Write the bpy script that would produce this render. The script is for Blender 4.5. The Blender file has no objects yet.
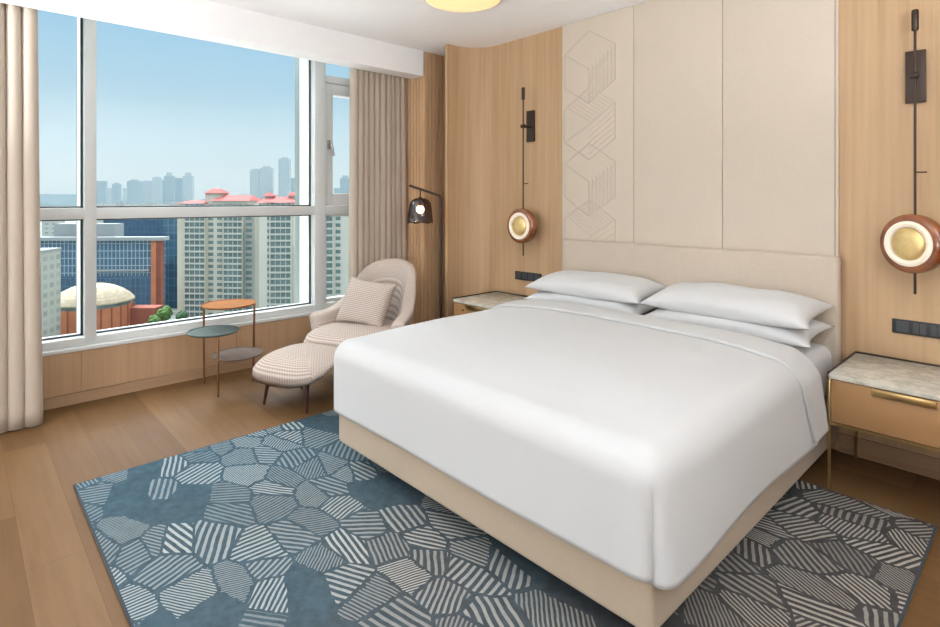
import bpy, bmesh, math, random
from mathutils import Vector, Matrix, noise
from math import sin, cos, pi, radians, sqrt, exp
random.seed(11)
SC = bpy.context.scene
COL = SC.collection

# ------------------------------------------------------------------ materials
def srgb(r, g, b):
    f = lambda c: (c/255/12.92) if c/255 <= .04045 else ((c/255+.055)/1.055)**2.4
    return (f(r), f(g), f(b), 1)

class NT:
    def __init__(s, name):
        s.m = bpy.data.materials.new(name); s.m.use_nodes = True
        s.t = s.m.node_tree; s.t.nodes.clear()
        s.out = s.n('ShaderNodeOutputMaterial')
    def n(s, typ, **kw):
        x = s.t.nodes.new(typ)
        for k, v in kw.items():
            if k.startswith('i_'):
                x.inputs[k[2:].replace('_', ' ')].default_value = v
            else:
                setattr(x, k, v)
        return x
    def l(s, a, b): s.t.links.new(a, b)
    def math(s, op, a, b=None, c=None):
        x = s.n('ShaderNodeMath', operation=op)
        for i, v in enumerate((a, b, c)):
            if v is None: continue
            if hasattr(v, 'links'): s.l(v, x.inputs[i])
            else: x.inputs[i].default_value = v
        return x.outputs[0]
    def mix(s, f, a, b, mode='MIX'):
        x = s.n('ShaderNodeMix', data_type='RGBA', blend_type=mode)
        for v, k in ((f, 0), (a, 6), (b, 7)):
            if hasattr(v, 'links'): s.l(v, x.inputs[k])
            else: x.inputs[k].default_value = v
        return x.outputs[2]
    def ramp(s, f, stops):
        r = s.n('ShaderNodeValToRGB')
        e = r.color_ramp.elements
        while len(e) < len(stops): e.new(.5)
        for q, (p, c) in zip(e, stops):
            q.position = p; q.color = c
        s.l(f, r.inputs[0]); return r.outputs[0]
    def coords(s, kind='Object', scale=(1, 1, 1), rot=(0, 0, 0)):
        tc = s.n('ShaderNodeTexCoord'); mp = s.n('ShaderNodeMapping')
        mp.inputs['Scale'].default_value = scale; mp.inputs['Rotation'].default_value = rot
        s.l(tc.outputs[kind], mp.inputs[0]); return mp.outputs[0]
    def noise(s, vec, scale, detail=3, rough=.5):
        x = s.n('ShaderNodeTexNoise'); s.l(vec, x.inputs['Vector'])
        x.inputs['Scale'].default_value = scale; x.inputs['Detail'].default_value = detail
        x.inputs['Roughness'].default_value = rough; return x.outputs[0]
    def bsdf(s, color, rough=.6, metal=0, spec=.4, bump=None, bstr=.2, bdist=.002, **kw):
        b = s.n('ShaderNodeBsdfPrincipled')
        if hasattr(color, 'links'): s.l(color, b.inputs['Base Color'])
        else: b.inputs['Base Color'].default_value = color
        if hasattr(rough, 'links'): s.l(rough, b.inputs['Roughness'])
        else: b.inputs['Roughness'].default_value = rough
        b.inputs['Metallic'].default_value = metal
        b.inputs['Specular IOR Level'].default_value = spec
        for k, v in kw.items(): b.inputs[k.replace('_', ' ')].default_value = v
        if bump is not None:
            bp = s.n('ShaderNodeBump'); bp.inputs['Strength'].default_value = bstr; bp.inputs['Distance'].default_value = bdist
            s.l(bump, bp.inputs['Height']); s.l(bp.outputs[0], b.inputs['Normal'])
        s.l(b.outputs[0], s.out.inputs[0]); return b

def plain(name, c, rough=.6, metal=0, spec=.4, var=.04, scale=8, **kw):
    t = NT(name)
    n = t.noise(t.coords(), scale, 4)
    lo = tuple(max(0, x*(1-var)) for x in c[:3])+(1,); hi = tuple(min(1, x*(1+var)) for x in c[:3])+(1,)
    t.bsdf(t.ramp(n, [(.3, lo), (.7, hi)]), rough, metal, spec, **kw)
    return t.m

def wood(name, c, axis='z', contrast=.13, rough=.5):
    t = NT(name)
    sc = {'z': (38, 38, 1.0), 'x': (1.0, 38, 38), 'y': (38, 1.0, 38)}[axis]
    n1 = t.noise(t.coords(scale=sc), 1, 5, .6)
    n2 = t.noise(t.coords(scale=tuple(.22*k if k > 2 else k*.35 for k in sc)), 1, 3, .5)
    f = t.math('ADD', t.math('MULTIPLY', n1, .6), t.math('MULTIPLY', n2, .4))
    d = tuple(x*(1-contrast*(1.0+.5*i)) for i, x in enumerate(c[:3]))+(1,)
    h = tuple(min(1, x*(1+contrast*.8)) for x in c[:3])+(1,)
    t.bsdf(t.ramp(f, [(.34, d), (.5, c), (.66, h)]), rough, 0, .3, bump=n1, bstr=.08, bdist=.001)
    return t.m

def fabric(name, c, var=.05, scale=300, rough=.9, bstr=.15):
    t = NT(name)
    co = t.coords()
    n = t.noise(co, scale, 2); n2 = t.noise(co, 5, 2)
    f = t.math('ADD', t.math('MULTIPLY', n, .6), t.math('MULTIPLY', n2, .4))
    lo = tuple(x*(1-var) for x in c[:3])+(1,); hi = tuple(min(1, x*(1+var)) for x in c[:3])+(1,)
    b = t.bsdf(t.ramp(f, [(.35, lo), (.65, hi)]), rough, 0, .15, bump=n, bstr=bstr, bdist=.001)
    b.inputs['Sheen Weight'].default_value = .15
    return t.m

def emis(name, c, s, base=(.8, .8, .8, 1)):
    t = NT(name)
    t.bsdf(base, .4, Emission_Color=c, Emission_Strength=s)
    return t.m

OAK = (.475, .315, .178, 1)
M = {}
M['oak'] = wood('oak_veneer', OAK)
M['oak_dark'] = wood('oak_slats', (.60, .40, .235, 1))
M['oak_sill'] = wood('oak_low_panel', (.43, .275, .16, 1), 'z', .10)
M['oak_base'] = wood('oak_skirting', (.38, .245, .145, 1), 'y', .12)
M['oak_base_x'] = wood('oak_skirting_x', (.38, .245, .145, 1), 'x', .12)
M['white_paint'] = plain('white_ceiling_paint', (.95, .945, .94, 1), .9, spec=.1, var=.01)
M['wall_paint'] = plain('warm_wall_paint', (.80, .79, .77, 1), .9, spec=.1, var=.01)
M['frame'] = plain('white_window_frame', (.66, .68, .67, 1), .35, var=.01)
M['outer_fin'] = plain('grey_green_aluminium', (.16, .19, .18, 1), .4, var=.02)
M['gasket'] = plain('dark_rubber_gasket', (.03, .04, .045, 1), .6)
M['headboard'] = fabric('beige_leather', (.52, .437, .35, 1), .03, 60, .55, .05)
M['panel'] = fabric('cream_padded_fabric', (.59, .51, .415, 1), .02, 90, .8, .05)
M['stitch'] = plain('stitched_relief', (.53, .455, .37, 1), .8)
M['bedbase'] = fabric('taupe_bed_base', (.44, .352, .258, 1), .03, 150, .7, .08)
M['linen'] = fabric('white_linen', (.545, .545, .537, 1), .012, 220, .85, .06)
M['pillow'] = fabric('white_pillow_cotton', (.625, .625, .618, 1), .01, 220, .85, .05)
M['mattress'] = fabric('white_mattress_sheet', (.66, .66, .67, 1), .01, 200, .9, .05)
M['plinth'] = plain('black_plinth', (.02, .02, .02, 1), .8)
M['brass'] = plain('brushed_brass', (.62, .43, .19, 1), .28, 1.0)
M['bronze'] = plain('dark_bronze', (.055, .038, .03, 1), .4, .7)
M['copper'] = plain('copper_tube', (.23, .115, .055, 1), .35, .85)
M['black'] = plain('black_plastic', (.02, .02, .022, 1), .45)
M['grey_plastic'] = plain('dark_grey_insert', (.05, .053, .057, 1), .5)
M['taupe_drawer'] = plain('taupe_lacquer', (.35, .19, .08, 1), .45, var=.02)
M['dark_leg'] = plain('dark_red_brown_leg', (.055, .016, .013, 1), .3)
M['orange_top'] = plain('orange_leather_top', (.37, .155, .055, 1), .85, spec=.12, var=.08, scale=14)
M['green_top'] = plain('grey_green_top', (.115, .15, .14, 1), .8, spec=.15, var=.08, scale=14)
M['brown_top'] = wood('grey_brown_wood_top', (.17, .125, .10, 1), 'x', .2, .85)
M['curtain'] = fabric('beige_curtain', (.47, .395, .32, 1), .04, 240, .95, .1)
M['handle_metal'] = plain('window_handle_metal', (.36, .35, .34, 1), .35, .8)

def marble():
    t = NT('cream_marble'); co = t.coords()
    n = t.noise(co, 5, 8, .65); n2 = t.noise(co, 14, 6, .6)
    v = t.math('ABSOLUTE', t.math('SUBTRACT', n, .5))
    c = t.ramp(v, [(0, (.40, .38, .30, 1)), (.05, (.58, .55, .46, 1)), (.16, (.68, .64, .55, 1))])
    c = t.mix(.35, c, t.ramp(n2, [(.35, (.42, .41, .35, 1)), (.6, (.68, .65, .57, 1))]))
    t.bsdf(c, .25, 0, .5); return t.m
M['marble'] = marble()

def floor_mat():
    t = NT('oak_plank_floor')
    co = t.coords()
    br = t.n('ShaderNodeTexBrick', offset=.37, offset_frequency=2)
    t.l(co, br.inputs['Vector'])
    for k, v in (('Color1', (.0, .0, .0, 1)), ('Color2', (1, 1, 1, 1)), ('Mortar', (.5, .5, .5, 1)), ('Scale', 1.0), ('Mortar Size', .0011), ('Mortar Smooth', .3), ('Bias', 0.0), ('Brick Width', 1.35), ('Row Height', .19)):
        br.inputs[k].default_value = v
    g = t.noise(t.coords(scale=(1.6, 26, 1)), 1, 6, .65)
    g2 = t.noise(t.coords(scale=(.9, 5, 1)), 1, 4, .6)
    base = t.ramp(br.outputs['Color'], [(0, (.125, .066, .026, 1)), (.5, (.145, .078, .032, 1)), (1, (.17, .094, .041, 1))])
    grain = t.ramp(t.math('ADD', t.math('MULTIPLY', g, .6), t.math('MULTIPLY', g2, .4)), [(.33, (.84, .81, .78, 1)), (.5, (1, 1, 1, 1)), (.68, (1.10, 1.11, 1.12, 1))])
    c = t.mix(1.0, base, grain, 'MULTIPLY')
    c = t.mix(t.math('MULTIPLY', br.outputs['Fac'], .7), c, (.075, .042, .02, 1))
    t.bsdf(c, .5, 0, .13, bump=g, bstr=.08, bdist=.002)
    return t.m
M['floor'] = floor_mat()

def rug_mat():
    t = NT('rug_pile')
    co = t.coords()
    wob = t.n('ShaderNodeTexNoise'); t.l(co, wob.inputs['Vector']); wob.inputs['Scale'].default_value = 9; wob.inputs['Detail'].default_value = 2
    off = t.n('ShaderNodeVectorMath', operation='SUBTRACT'); t.l(wob.outputs['Color'], off.inputs[0]); off.inputs[1].default_value = (.5, .5, .5)
    sc = t.n('ShaderNodeVectorMath', operation='SCALE'); t.l(off.outputs[0], sc.inputs[0]); sc.inputs['Scale'].default_value = .016
    ad = t.n('ShaderNodeVectorMath', operation='ADD'); t.l(co, ad.inputs[0]); t.l(sc.outputs[0], ad.inputs[1])
    p = ad.outputs[0]
    st = t.n('ShaderNodeMapping'); st.inputs['Rotation'].default_value = (0, 0, .6); st.inputs['Scale'].default_value = (1.0, 1.5, 1)
    t.l(p, st.inputs[0])
    v1 = t.n('ShaderNodeTexVoronoi', voronoi_dimensions='2D', feature='F1'); t.l(st.outputs[0], v1.inputs['Vector'])
    v2 = t.n('ShaderNodeTexVoronoi', voronoi_dimensions='2D', feature='DISTANCE_TO_EDGE'); t.l(st.outputs[0], v2.inputs['Vector'])
    for v in (v1, v2):
        v.inputs['Scale'].default_value = 4.7; v.inputs['Randomness'].default_value = 1.0
    rgb = t.n('ShaderNodeSeparateColor'); t.l(v1.outputs['Color'], rgb.inputs[0])
    R, G, B = rgb.outputs[0], rgb.outputs[1], rgb.outputs[2]
    xyz = t.n('ShaderNodeSeparateXYZ'); t.l(p, xyz.inputs[0])
    th = t.math('MULTIPLY', R, 6.283)
    d = t.math('ADD', t.math('MULTIPLY', xyz.outputs[0], t.math('COSINE', th)), t.math('MULTIPLY', xyz.outputs[1], t.math('SINE', th)))
    e = t.math('SUBTRACT', t.math('MULTIPLY', xyz.outputs[1], t.math('COSINE', th)), t.math('MULTIPLY', xyz.outputs[0], t.math('SINE', th)))
    freq = t.math('MULTIPLY_ADD', t.math('MULTIPLY', G, G), 330, 205)
    w = t.math('SINE', t.math('MULTIPLY', d, freq))
    stripe = t.math('SMOOTH_MIN', t.math('MAXIMUM', t.math('MULTIPLY', t.math('ADD', w, .02), 2.6), 0), 1, .1)
    # each tufted line ends at its own length: ragged patch edges
    idx = t.math('FLOOR', t.math('DIVIDE', t.math('MULTIPLY', d, freq), 6.283))
    wn = t.n('ShaderNodeTexWhiteNoise', noise_dimensions='2D'); cb = t.n('ShaderNodeCombineXYZ'); t.l(idx, cb.inputs[0]); t.l(t.math('MULTIPLY', R, 50), cb.inputs[1]); t.l(cb.outputs[0], wn.inputs['Vector'])
    gap = t.math('MULTIPLY_ADD', wn.outputs[0], .05, .018)
    ed = t.math('GREATER_THAN', v2.outputs['Distance'], gap)
    pl = t.noise(v1.outputs['Position'], 1.15, 2, .5)
    has = t.math('LESS_THAN', t.math('ADD', pl, t.math('MULTIPLY', B, .05)), .595)
    stren = t.math('MULTIPLY_ADD', B, .68, .34)
    worn = t.math('MULTIPLY_ADD', t.noise(co, 60, 3), .5, .72)
    fac = t.math('MULTIPLY', t.math('MULTIPLY', stripe, ed), t.math('MULTIPLY', t.math('MULTIPLY', has, stren), worn))
    fac = t.math('MINIMUM', fac, 1.0)
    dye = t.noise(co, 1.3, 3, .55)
    light_grad = t.math('MULTIPLY_ADD', xyz.outputs[0], .27, .92)  # painted light: window-blue at the left, warmer and darker to the right
    dye_light = t.math('ADD', t.math('MULTIPLY', dye, .5), t.math('MULTIPLY', light_grad, .62))
    base = t.ramp(dye_light, [(.26, (.050, .092, .118, 1)), (.50, (.058, .085, .100, 1)), (.72, (.060, .056, .055, 1))])
    mott = t.noise(co, 26, 4, .6)
    base = t.mix(1.0, base, t.ramp(mott, [(.3, (.78, .78, .78, 1)), (.7, (1.2, 1.2, 1.2, 1))]), 'MULTIPLY')
    yarn = t.ramp(dye_light, [(.26, (.33, .38, .39, 1)), (.7, (.40, .37, .32, 1))])
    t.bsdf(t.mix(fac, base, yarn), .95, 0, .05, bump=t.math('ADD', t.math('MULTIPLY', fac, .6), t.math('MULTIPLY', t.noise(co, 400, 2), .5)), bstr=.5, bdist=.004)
    return t.m
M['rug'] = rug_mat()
M['rug_edge'] = fabric('rug_binding', (.025, .035, .045, 1), .1, 200)

def tweed():
    t = NT('blush_tweed')
    uv = t.n('ShaderNodeUVMap'); xyz = t.n('ShaderNodeSeparateXYZ'); t.l(uv.outputs[0], xyz.inputs[0])
    U, V = xyz.outputs[0], xyz.outputs[1]
    row = t.math('FLOOR', t.math('DIVIDE', V, .0155))
    sh = t.math('MULTIPLY', t.math('MODULO', row, 2), 3.1416)
    a = t.math('SINE', t.math('ADD', t.math('MULTIPLY', U, 6.283/.021), sh))
    b = t.math('SINE', t.math('MULTIPLY', V, 6.283/.0155))
    f = t.math('MULTIPLY_ADD', t.math('ADD', t.math('MULTIPLY', a, .35), t.math('MULTIPLY', b, .65)), .5, .5)
    nz = t.noise(t.coords(), 220, 2)
    f = t.math('ADD', t.math('MULTIPLY', f, .75), t.math('MULTIPLY', nz, .25))
    c = t.ramp(f, [(.15, (.26, .205, .175, 1)), (.45, (.45, .375, .325, 1)), (.8, (.57, .49, .435, 1))])
    t.bsdf(c, .95, 0, .1, bump=f, bstr=.35, bdist=.002)
    return t.m
M['tweed'] = tweed()

def glass(name, tint, fres=.06, rough=.0):
    t = NT(name)
    tr = t.n('ShaderNodeBsdfTransparent'); tr.inputs[0].default_value = tint
    gl = t.n('ShaderNodeBsdfGlossy'); gl.inputs['Roughness'].default_value = rough
    lw = t.n('ShaderNodeLayerWeight'); lw.inputs[0].default_value = .25
    mx = t.n('ShaderNodeMixShader')
    t.l(t.math('MULTIPLY_ADD', lw.outputs['Fresnel'], .5, fres), mx.inputs[0])
    t.l(tr.outputs[0], mx.inputs[1]); t.l(gl.outputs[0], mx.inputs[2]); t.l(mx.outputs[0], t.out.inputs[0])
    return t.m
M['pane'] = glass('window_pane', (.97, .985, .98, 1), .0)
M['smoke'] = glass('smoky_glass', (.46, .34, .30, 1), .09, .03)

def amber():
    t = NT('amber_glass')
    n = t.noise(t.coords(), 9, 3)
    t.bsdf(t.ramp(n, [(.3, (.13, .030, .007, 1)), (.7, (.29, .085, .020, 1))]), .12, 0, .7, Coat_Weight=.6, Coat_Roughness=.05)
    return t.m
M['amber'] = amber()
M['ring'] = emis('lit_opal_ring', (1, .84, .60, 1), .30, (.70, .64, .54, 1))
M['gold'] = plain('gold_leaf_dome', (.80, .58, .26, 1), .38, .75, var=.12, scale=30)
M['bulb'] = emis('warm_bulb', (1, .82, .55, 1), 45)
M['lamp_disc'] = emis('warm_diffuser', (1, .70, .33, 1), .95, (.45, .36, .25, 1))

# ------------------------------------------------------------------ mesh helpers
def box(bm, x0, x1, y0, y1, z0, z1, bev=0, seg=2, mat=0):
    r = bmesh.ops.create_cube(bm, size=1)
    vs = r['verts']
    for v in vs:
        v.co = Vector((x0+(x1-x0)*(v.co.x+.5), y0+(y1-y0)*(v.co.y+.5), z0+(z1-z0)*(v.co.z+.5)))
    fs = set(f for v in vs for f in v.link_faces)
    for f in fs: f.material_index = mat
    if bev:
        es = list(set(e for v in vs for e in v.link_edges))
        bmesh.ops.bevel(bm, geom=es, offset=bev, segments=seg, affect='EDGES', profile=.5)
    return vs

def tube(bm, pts, r, seg=10, cap=True):
    pts = [Vector(p) for p in pts]
    rs = r if isinstance(r, (list, tuple)) else [r]*len(pts)
    rings = []
    for i, p in enumerate(pts):
        a = pts[max(0, i-1)]; b = pts[min(len(pts)-1, i+1)]
        d = (b-a).normalized()
        up = Vector((0, 0, 1)) if abs(d.z) < .95 else Vector((1, 0, 0))
        s = d.cross(up).normalized(); t = s.cross(d).normalized()
        rings.append([bm.verts.new(p+rs[i]*(s*cos(2*pi*k/seg)+t*sin(2*pi*k/seg))) for k in range(seg)])
    for a, b in zip(rings, rings[1:]):
        for k in range(seg):
            bm.faces.new((a[k], a[(k+1) % seg], b[(k+1) % seg], b[k]))
    if cap:
        bm.faces.new(rings[0][::-1]); bm.faces.new(rings[-1])

def lathe(bm, prof, seg=32, mtx=None, closed=False):
    rings = []
    for (r, z) in prof:
        if r < 1e-5:
            rings.append([bm.verts.new((0, 0, z))])
        else:
            rings.append([bm.verts.new((r*cos(2*pi*k/seg), r*sin(2*pi*k/seg), z)) for k in range(seg)])
    pairs = list(zip(rings, rings[1:]))
    if closed: pairs.append((rings[-1], rings[0]))
    for a, b in pairs:
        for k in range(seg):
            k2 = (k+1) % seg
            if len(a) == 1 and len(b) == 1: continue
            if len(a) == 1: bm.faces.new((a[0], b[k2], b[k]))
            elif len(b) == 1: bm.faces.new((a[k], a[k2], b[0]))
            else: bm.faces.new((a[k], a[k2], b[k2], b[k]))
    if mtx is not None:
        for ring in rings:
            for v in ring: v.co = mtx @ v.co

def grid(bm, nu, nv, fn, uvfn=None, close_u=False):
    uvl = bm.loops.layers.uv.verify()
    g = [[bm.verts.new(fn(i/(nu), j/(nv))) for j in range(nv+1)] for i in range(nu+(0 if close_u else 1))]
    N = len(g)
    for i in range(nu):
        for j in range(nv):
            a, b = i % N, (i+1) % N
            f = bm.faces.new((g[a][j], g[b][j], g[b][j+1], g[a][j+1]))
            for lp, (ii, jj) in zip(f.loops, ((i, j), (i+1, j), (i+1, j+1), (i, j+1))):
                lp[uvl].uv = uvfn(ii/nu, jj/nv) if uvfn else (ii/nu, jj/nv)
    return g

def obj(name, bm, mat, parent=None, smooth=False, loc=None, rotz=0):
    bmesh.ops.recalc_face_normals(bm, faces=bm.faces[:])
    me = bpy.data.meshes.new(name); bm.to_mesh(me); bm.free()
    for m in (mat if isinstance(mat, (list, tuple)) else [mat]): me.materials.append(m)
    if smooth:
        for p in me.polygons: p.use_smooth = True
        if smooth != 'all':
            try: me.set_sharp_from_angle(angle=radians(smooth if isinstance(smooth, (int, float)) and smooth is not True else 40))
            except Exception: pass
    o = bpy.data.objects.new(name, me); COL.objects.link(o)
    if parent is not None: o.parent = parent
    if loc is not None: o.location = loc
    o.rotation_euler.z = rotz
    return o

def tag(o, label=None, cat=None, group=None, kind=None):
    if label: o['label'] = label
    if cat: o['category'] = cat
    if group: o['group'] = group
    if kind: o['kind'] = kind
    return o

def thing(name, label, cat, loc=(0, 0, 0), rotz=0, group=None):
    o = bpy.data.objects.new(name, None); COL.objects.link(o)
    o.empty_display_size = .1
    o.location = loc; o.rotation_euler.z = rotz
    return tag(o, label, cat, group)

def part(name, parent, mat, build, smooth=False):
    bm = bmesh.new(); build(bm); return obj(name, bm, mat, parent, smooth)

def pbox(name, parent, mat, *a, **k):
    sm = 40 if k.get('bev') else False
    return part(name, parent, mat, lambda bm: box(bm, *a, **k), sm)

def struct(name, mat, build, parent=None, smooth=False):
    o = part(name, parent, mat, build, smooth)
    if parent is None: o['kind'] = 'structure'
    return o

def copy_tree(o, parent=None):
    c = o.copy(); COL.objects.link(c)
    if parent is not None: c.parent = parent
    for ch in list(o.children): copy_tree(ch, c)
    return c

# ------------------------------------------------------------------ the room
H = 2.85; XW = -4.67; YB = 3.65; XR = 1.15; YF = -3.2
XG = -4.78                                   # glass plane

struct('floor', M['floor'], lambda bm: box(bm, -4.95, XR+.15, YF-.15, 4.2, -.12, 0))
struct('ceiling', M['white_paint'], lambda bm: box(bm, -4.95, XR+.15, YF-.15, 4.2, H, H+.2))
struct('wall_right', M['wall_paint'], lambda bm: box(bm, XR, XR+.15, YF-.15, YB+.5, 0, H))
struct('wall_front', M['wall_paint'], lambda bm: box(bm, -4.95, XR, YF-.15, YF, 0, H))

# the oak headboard wall: straight, then curving forward at its left end
def back_wall(bm):
    cx, cy, r = -3.545, 3.37, .28
    prof = [(XR, YB), (-.86, YB), (-2.785, YB), (cx, YB)]
    for k in range(1, 15):
        a = pi/2*k/14
        prof.append((cx-r*sin(a), cy+r*cos(a)))
    prof.append((cx-r, 3.285))
    back = [(cx-r-.035, 3.285), (cx-r-.035, 4.05), (XR, 4.05)]
    pts = prof+back
    lo = [bm.verts.new((x, y, 0)) for x, y in pts]; hi = [bm.verts.new((x, y, H)) for x, y in pts]
    n = len(pts)
    for i in range(n):
        bm.faces.new((lo[i], lo[(i+1) % n], hi[(i+1) % n], hi[i]))
    bm.faces.new(lo); bm.faces.new(hi[::-1])
struct('wall_back', M['oak'], back_wall, smooth=50)
struct('trim_1', M['oak_dark'], lambda bm: box(bm, -3.548, -3.5455, YB-.0015, YB+.004, .12, H-.001))

# slatted oak return beside the window (ribs are part of the one panel)
def slat_wall(bm):
    def run(p0, p1, nrm):
        p0 = Vector(p0); p1 = Vector(p1); L = (p1-p0).length; d = (p1-p0)/L; n = int(L/.046)
        for i in range(n):
            a = p0+d*(i*L/n); b = a+d*(L/n*.70)
            q = [a, b, b+Vector(nrm)*.012, a+Vector(nrm)*.012]
            lo = [bm.verts.new((v.x, v.y, .1)) for v in q]; hi = [bm.verts.new((v.x, v.y, H)) for v in q]
            for k in range(4): bm.faces.new((lo[k], lo[(k+1) % 4], hi[(k+1) % 4], hi[k]))
            bm.faces.new(lo[::-1]); bm.faces.new(hi)
    box(bm, -4.95, -4.182, 3.29, 4.05, 0, H)
    box(bm, -4.182, -3.86, 3.95, 4.05, 0, H)
    run((-4.182, 3.29, 0), (-4.182, 3.95, 0), (1, 0, 0))
    run((-4.70, 3.29, 0), (-4.185, 3.29, 0), (0, -1, 0))
struct('wall_left', M['oak_dark'], slat_wall)

# window parapet: oak panels under a white sill, skirting below
def parapet(bm):
    box(bm, -4.95, XW-.02, YF, 3.288, .0, .366)
    for y0, y1 in ((YF, -1.4), (-1.396, -.42), (-.416, .632), (.636, 1.70), (1.704, 2.75), (2.754, 3.288)):
        box(bm, XW-.019, XW, y0, y1, .08, .366)
struct('wall_window', M['oak_sill'], parapet)
struct('baseboard_window', M['oak_base'], lambda bm: box(bm, -4.9, XW-.004, YF, 3.288, 0, .076))
struct('baseboard_back', M['oak_base_x'], lambda bm: box(bm, -.85, XR, YB-.010, YB+.01, 0, .105))
struct('baseboard_back_left', M['oak_base_x'], lambda bm: box(bm, -3.54, -2.75, YB-.010, YB+.01, 0, .105))

# bulkhead hiding the curtain track
struct('trim_2', M['white_paint'], lambda bm: box(bm, -4.35, -4.17, YF, 3.277, 2.61, H))

# the window: outer frame, mullions, transom, opening casement, panes
def win(bm):
    y0, y1 = YF, 3.288
    box(bm, -4.86, -4.66, y0, y1, .366, .392, .004)                 # sill board
    box(bm, -4.86, -4.70, y0, y1, .392, .45, .004)                  # bottom rail
    box(bm, -4.86, -4.70, y0, y1, 2.755, H, .004)                   # head
    box(bm, -4.86, -4.70, y0, y1, 1.284, 1.364, .004)               # transom
    for a, b in ((.66, .73), (2.42, 2.53), (3.22, 3.288), (-1.35, -1.28), (YF, YF+.06)):
        box(bm, -4.86, -4.699, a, b, .392, 2.80, .004)
win_o = struct('window_1', M['frame'], win, smooth=40)
def sash(bm):
    for (a, b) in ((.73, 2.42), (-1.28, .66), (YF+.06, -1.35)):
        for (z0, z1) in ((.45, 1.284), (1.364, 2.755)):
            box(bm, -4.83, -4.79, b-.012, b, z0, z1); box(bm, -4.83, -4.79, a, a+.012, z0, z1)
            box(bm, -4.83, -4.79, a, b, z0, z0+.012); box(bm, -4.83, -4.79, a, b, z1-.012, z1)
part('sash_frame', win_o, M['frame'], sash, 40)
def outer(bm):
    for a, b in ((.655, .735), (2.415, 2.535), (-1.355, -1.275)):
        box(bm, -5.0, -4.84, a, b, .37, H, .004)
part('outer_mullion', win_o, M['frame'], outer, 40)
def fin(bm):
    for a, b in ((.665, .725), (2.425, 2.525), (-1.345, -1.285)):
        box(bm, -5.13, -5.001, a, b, .37, H, .004)
part('outer_fin', win_o, M['outer_fin'], fin, 40)
def gask(bm):
    for (a, b) in ((.73, 2.42), (-1.28, .66)):
        for (z0, z1) in ((.45, 1.284), (1.364, 2.755)):
            box(bm, -4.79, -4.778, b-.014, b-.001, z0, z1)
            box(bm, -4.79, -4.778, a, b, z0+.001, z0+.010)
            box(bm, -4.79, -4.778, a, b, z1-.010, z1-.001)
part('gasket', win_o, M['gasket'], gask)
for (a, b) in ((YF+.06, -1.35), (-1.28, .66), (.73, 2.42)):
    for (z0, z1) in ((.452, 1.28), (1.366, 2.753)):
        pbox('pane', win_o, M['pane'], -4.806, -4.798, a, b, z0, z1)
pbox('pane', win_o, M['pane'], -4.806, -4.798, 2.53, 3.22, .452, 1.282)
def toplight(bm):
    box(bm, -4.84, -4.72, 2.53, 3.22, 2.53, 2.60, .004)
part('toplight_bar', win_o, M['frame'], toplight, 40)
pbox('pane', win_o, M['pane'], -4.806, -4.798, 2.53, 3.22, 2.602, 2.753)
def casem(bm):
    a, b, z0, z1 = 2.535, 3.215, 1.368, 2.527
    box(bm, -4.83, -4.725, a, a+.085, z0, z1, .006); box(bm, -4.83, -4.725, b-.085, b, z0, z1, .006)
    box(bm, -4.829, -4.726, a+.08, b-.08, z0, z0+.115, .006); box(bm, -4.829, -4.726, a+.08, b-.08, z1-.105, z1, .006)
cas = part('casement_sash', win_o, M['frame'], casem, 40)
pbox('casement_pane', cas, M['pane'], -4.80, -4.794, 2.62, 3.13, 1.483, 2.422)
def hnd(bm):
    box(bm, -4.726, -4.712, 2.56, 2.59, 1.90, 1.985, .004)
    tube(bm, [(-4.712, 2.575, 1.955), (-4.675, 2.575, 1.955)], .010)
    tube(bm, [(-4.678, 2.575, 1.962), (-4.676, 2.59, 1.90), (-4.676, 2.60, 1.835)], .011)
part('window_handle', cas, M['handle_metal'], hnd, True)
# small lower opening light (white lower frame behind the armchair)
def lowfr(bm):
    a, b, z0, z1 = 2.535, 3.215, .452, 1.282
    box(bm, -4.83, -4.75, a, a+.03, z0, z1); box(bm, -4.83, -4.75, b-.03, b, z0, z1)
    box(bm, -4.83, -4.75, a, b, z0, z0+.03); box(bm, -4.83, -4.75, a, b, z1-.02, z1)
part('sash_frame', win_o, M['frame'], lowfr)

# padded panels over the bed
pan = [(-2.782, -2.1325, 'cream padded wall panel with stitched geometric pattern, nearest the window'),
       (-2.1295, -1.4925, 'plain cream padded wall panel in the middle above the headboard'),
       (-1.4895, -.868, 'plain cream padded wall panel beside the right wall sconce')]
panels = []
for x0, x1, lab in pan:
    bm = bmesh.new(); box(bm, x0, x1, YB-.024, YB+.001, .30, H-.002, .004, 3)
    panels.append(tag(obj('wall_panel', bm, M['panel'], None, 40), lab, 'wall panel', 'padded panels over the bed'))
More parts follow.
